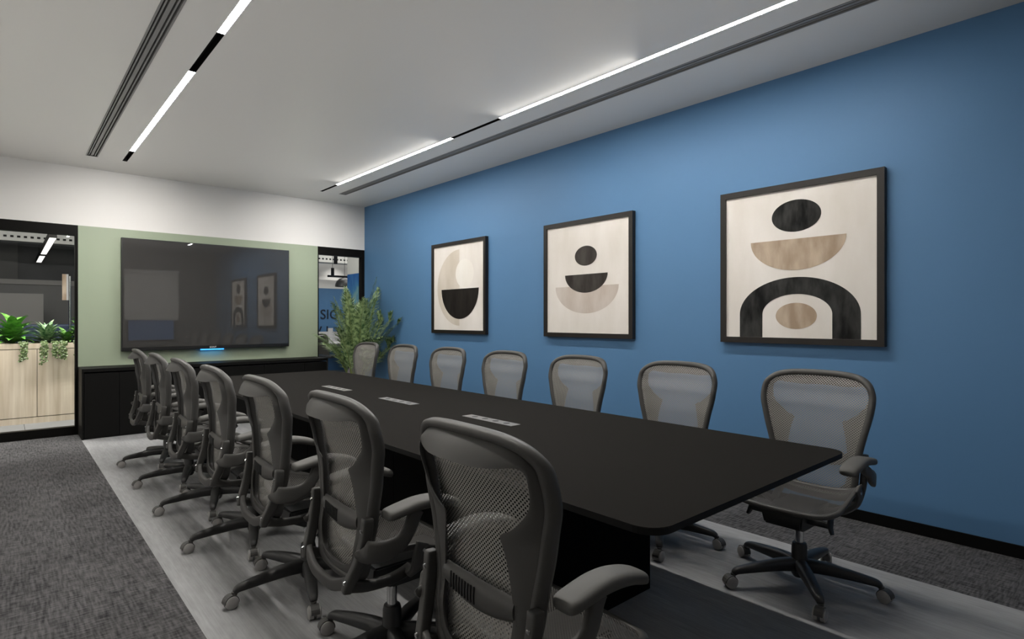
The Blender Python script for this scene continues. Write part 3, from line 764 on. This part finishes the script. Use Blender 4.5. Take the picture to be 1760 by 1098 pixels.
rosette('leafy_plant', -.45, 9.55, 40, .36, .045, M['leafa'], 'bright green plant past the left edge of the view', 6, .5, 1.1, .2)
rosette('leafy_plant', 1.05, 9.55, 40, .40, .03, M['leafa'], 'long-leaved green plant behind the green wall end', 8, .6, 1.1, .15)
def vine(x, ln, seed, label):
    t = empty('trailing_vine', (x, 9.30, 1.0)); tag(t, label, 'plant', 'vines trailing over the planter front'); rnd = random.Random(seed); bl_, bs = bmesh.new(), bmesh.new()
    for s in range(5):
        dx = (s-2)*.010+rnd.uniform(-.005,.005); l = ln*rnd.uniform(.6,1); pts = [(dx,.10,-.01), (dx,.03,.015), (dx,-.012,.0), (dx+rnd.uniform(-.01,.01),-.02,-l*.5), (dx+rnd.uniform(-.015,.015),-.02,-l)]
        sweep(bs, pts, [(.0015,.0015)], up=(1,0,0), nseg=3, nring=4)
        pp_ = catmull(pts, 6)
        for q in pp_[8:]:
            for k in range(2):
                a = rnd.uniform(0, 2*PI); r_ = rnd.uniform(.009,.014); c = q + Vector((rnd.uniform(-.016,.016), rnd.uniform(-.012,.004), rnd.uniform(-.01,.01)))
                n1 = Vector((rnd.uniform(-.5,.5), -1, rnd.uniform(-.2,.8))).normalized(); u = n1.orthogonal().normalized(); v = n1.cross(u)
                bl_.faces.new([bl_.verts.new(c+u*r_*math.cos(j*PI/3+a)+v*r_*.8*math.sin(j*PI/3+a)) for j in range(6)])
    mesh_obj('foliage', bl_, M['vine'], t); mesh_obj('stem', bs, M['stem'], t)
for x, ln, s, lab in ((.165,.24,1,'green vine hanging over the left planter door'), (.36,.27,2,'longest green vine hanging below the pale variegated plant'), (.475,.20,3,'thin green vine hanging left of the bushy plant'), (.555,.22,4,'green vine hanging below the bushy plant'), (.70,.22,5,'green vine hanging at the right edge of the left glazing')):
    vine(x, ln, s, lab)

# view through the right-hand pane
bm = bmesh.new(); bx(bm, 3.2, 9, YF, YF+.1, 0, 2.09, 0); bx(bm, 3.2, 9, YF, YF+.1, 2.09, 3.3, 1)
mesh_obj('wall_office', bm, None, kind='structure', mats=[M['blue2'], M['white']])
bm = bmesh.new(); bx(bm, 4.6, 4.75, D+.12, 9.66, 0, 2.106, 0); bx(bm, 4.6, 4.75, D+.12, 9.66, 2.106, 3.3, 1)
mesh_obj('wall_mural', bm, None, kind='structure', mats=[M['mural'], M['beam']])
def word(s, x, z, size, label):
    o = text_mesh('wall_lettering', s, size, M['text'], None, .008); o.rotation_euler = (PI/2,0,0); o.location = (x, YF-.009, z); tag(o, label, 'lettering')
word('SIGHT', 5.93, 1.315, .345, 'upper row of large dark lettering SIGHT on the far blue wall')
word('W I', 5.62, .893, .345, 'lower row of large dark lettering on the far blue wall')
dk = empty('office_desk', (5.55, 12.75, 0)); tag(dk, 'white office desk beyond the right glazing', 'desk')
box('desktop', -.35, 1.7, .1, .9, .72, .75, M['deskw'], dk, bev=.004)
box('privacy_screen', -.35, 1.7, .91, .93, .50, 1.0, M['wpanel'], dk)
for xx in (-.3, 1.6):
    for yy in (.15, .82): box('leg', xx, xx+.05, yy, yy+.05, 0, .72, M['deskw'], dk)
mn = empty('monitor', (5.90, 13.3, .7505)); tag(mn, 'computer monitor on the white office desk', 'monitor')
box('screen', -.06, .06, 0, .025, .12, .34, M['wpanel'], mn, bev=.004); box('stand', -.03, .03, .026, .05, .006, .3, M['deskw'], mn); box('base', -.1, .1, -.05, .1, 0, .006, M['deskw'], mn)
tc_ = empty('task_chair', (5.44, 12.45, 0), math.radians(-60)); tag(tc_, 'dark task chair at the white desk beyond the right glazing', 'chair')
bm = sweep(bmesh.new(), [(-.2,-.2,.52), (-.21,-.25,.75), (-.18,-.27,.95), (0,-.29,.97), (.18,-.27,.95), (.21,-.25,.75), (.2,-.2,.52)], [(.015,.015)], up=(0,1,.1), nring=8); mesh_obj('back_frame', bm, M['chair2'], tc_, smooth=True)
bm = bmesh.new(); 
for j in range(6):
    pass
vs = [[bm.verts.new((x, -.2-.09*(z-.5)/.45-.02*(1-(x/.2)**2), z)) for x in [-.19+.038*i for i in range(11)]] for z in (.52,.62,.72,.82,.94)]
for a, b in zip(vs, vs[1:]):
    for i in range(10): bm.faces.new([a[i], a[i+1], b[i+1], b[i]])
mesh_obj('backrest', bm, M['chair2'], tc_, smooth=True)
bm = bx(bmesh.new(), -.24, .24, -.2, .24, .44, .49, bev=.02); mesh_obj('seat', bm, M['box'], tc_, smooth=True)
for s in (-1,1):
    bm = sweep(bmesh.new(), [(s*.24,-.02,.46), (s*.28,0,.55), (s*.28,0,.66)], [(.012,.02)], nring=8); box_ = mesh_obj('armrest', bx(bm, s*.28-.035, s*.28+.035, -.12, .12, .66, .685), M['box'], tc_)
mesh_obj('gas_lift', cyl(bmesh.new(), (0,0,.1), (0,0,.44), .025), M['box'], tc_)
for k in range(5):
    a = k*2*PI/5; d = Vector((math.cos(a), math.sin(a), 0)); lg_ = mesh_obj('base_leg', sweep(bmesh.new(), [Vector((0,0,.11)), d*.15+Vector((0,0,.1)), d*.3+Vector((0,0,.075))], [(.02,.02),(.013,.012)], nring=8), M['box'], tc_)
    mesh_obj('caster', cyl(bmesh.new(), d*.3+Vector((-d.y,d.x,0))*.02+Vector((0,0,.028)), d*.3-Vector((-d.y,d.x,0))*.02+Vector((0,0,.028)), .028), M['wheel'], lg_)
# track with cylinders and dome lamp
tr = empty('ceiling_spotlight', (4.985, 11.0, 2.42)); tag(tr, 'upper black cylinder spotlight beyond the right glazing', 'light')
mesh_obj('body', cyl(bmesh.new(), (0,0,0), (0,0,.17), .037), M['black'], tr, smooth=True, autosm=40); mesh_obj('hanging_wire', cyl(bmesh.new(), (0,0,.17), (0,0,.88), .005, n=8), M['black'], tr)
tr = empty('ceiling_spotlight', (4.945, 11.05, 2.18)); tag(tr, 'lower black cylinder spotlight beyond the right glazing', 'light')
mesh_obj('body', cyl(bmesh.new(), (0,0,0), (0,0,.16), .032), M['black'], tr, smooth=True, autosm=40); mesh_obj('hanging_wire', cyl(bmesh.new(), (0,0,.16), (0,0,1.12), .004, n=8), M['black'], tr)
dl = empty('dome_pendant_lamp', (5.27, 11.2, 1.98)); tag(dl, 'black dome pendant lamp with a black bar beyond right glazing', 'lamp')
mesh_obj('lamp_shade', lathe(bmesh.new(), [(.19,0),(.185,.05),(.16,.11),(.11,.16),(.04,.185),(.01,.19)], cap=False), M['shade'], dl, smooth=True)
bm = bmesh.new(); bx(bm, -.36, .4, -.02, .02, .185, .225); mesh_obj('bar', bm, M['black'], dl)
mesh_obj('bulb', lathe(bmesh.new(), [(.01,.02),(.05,.04),(.06,.08),(.03,.13)]), M['diff2'], dl, smooth=True)
mesh_obj('hanging_wire', cyl(bmesh.new(), (0,0,.225), (0,0,1.32), .004, n=8), M['black'], dl)

# ------------------------------------------------------------------ lights
def area(name, loc, size, sy, power, col=(1,.97,.92), rot=(0,0,0), spread=180):
    l = bpy.data.lights.new(name, 'AREA'); l.shape = 'RECTANGLE'; l.size = size; l.size_y = sy; l.energy = power; l.color = col; l.spread = math.radians(spread)
    o = bpy.data.objects.new(name, l); C.objects.link(o); o.location = loc; o.rotation_euler = rot; return o
area('ceiling_fill_light', (1.6, 4.2, 2.2), 4.9, 6.8, 25, (1,.985,.96), (PI,0,0), 150)  # unseen upward-facing lamp, added to brighten the ceiling
area('left_fill_light', (XL+.02, 5.0, 1.5), 1.9, 5.0, 2, (1,.98,.95), (0,-PI/2,0), 180)  # added soft side fill; the left wall itself is solid
for yc, pw, ln in ((5.72, 25, 2.2), (3.0, 14, 1.4)):
    area('added_strip_wash', (3.183, yc, 3.012), .02, ln, pw, (1,.97,.93), (0, math.radians(57), 0), 100)  # added lamps hidden on the strip, brighten the top of the blue wall
for xc, pw in ((.972, 6.5), (3.183, 8)):
    area('added_end_wash', (xc, 6.75, 3.012), .03, .30, pw, (1,.97,.93), (math.radians(54), 0, 0), 92)  # added lamps without a fitting, lift the white band of the back wall
sb = bpy.data.lights.new('blind_fill_spot', 'SPOT'); sb.energy = 16; sb.spot_size = math.radians(50); sb.spot_blend = .8  # added spot, lifts the blind mirrored in the television
sbo = bpy.data.objects.new('blind_fill_spot', sb); C.objects.link(sbo); sbo.location = (2.7, 1.25, 2.95); sbo.rotation_euler = (math.radians(-57), 0, 0)
area('corridor_light', (.2, 8.75, 3.28), 2.6, .2, 230)
area('office_light', (6.2, 12.0, 3.28), 2.5, 1.5, 60)
area('office_near_light', (5.6, 10.2, 3.28), 1.2, 1.2, 26)
area('mural_light', (4.1, 9.0, 3.28), .4, .8, 14)
area('far_left_light', (0, 12.0, 3.28), 3, .6, 22)
sp = bpy.data.lights.new('wall_washer', 'SPOT'); sp.energy = 40; sp.spot_size = math.radians(70); sp.spot_blend = 1; sp.color = (1,.97,.92)
so = bpy.data.objects.new('wall_washer', sp); C.objects.link(so); so.location = (6.3, 13.3, 2.95); so.rotation_euler = (math.radians(32), 0, 0)

wd = bpy.data.worlds.new('world'); bpy.context.scene.world = wd; wd.use_nodes = True
wd.node_tree.nodes['Background'].inputs[0].default_value = (.05,.09,.18,1); wd.node_tree.nodes['Background'].inputs[1].default_value = .3

# ------------------------------------------------------------------ camera
cam = bpy.data.cameras.new('camera'); co = bpy.data.objects.new('camera', cam); C.objects.link(co)
cam.sensor_fit = 'HORIZONTAL'; cam.sensor_width = 36; cam.lens = 983.4/1760*36
cam.clip_start = .02; cam.clip_end = 100
co.location = (0, 0, HC); co.rotation_euler = (PI/2, 0, -math.atan(870.5/983.4))
bpy.context.scene.camera = co
vs_ = bpy.context.scene.view_settings; vs_.view_transform = 'Standard'; vs_.look = 'None'; vs_.exposure = 0
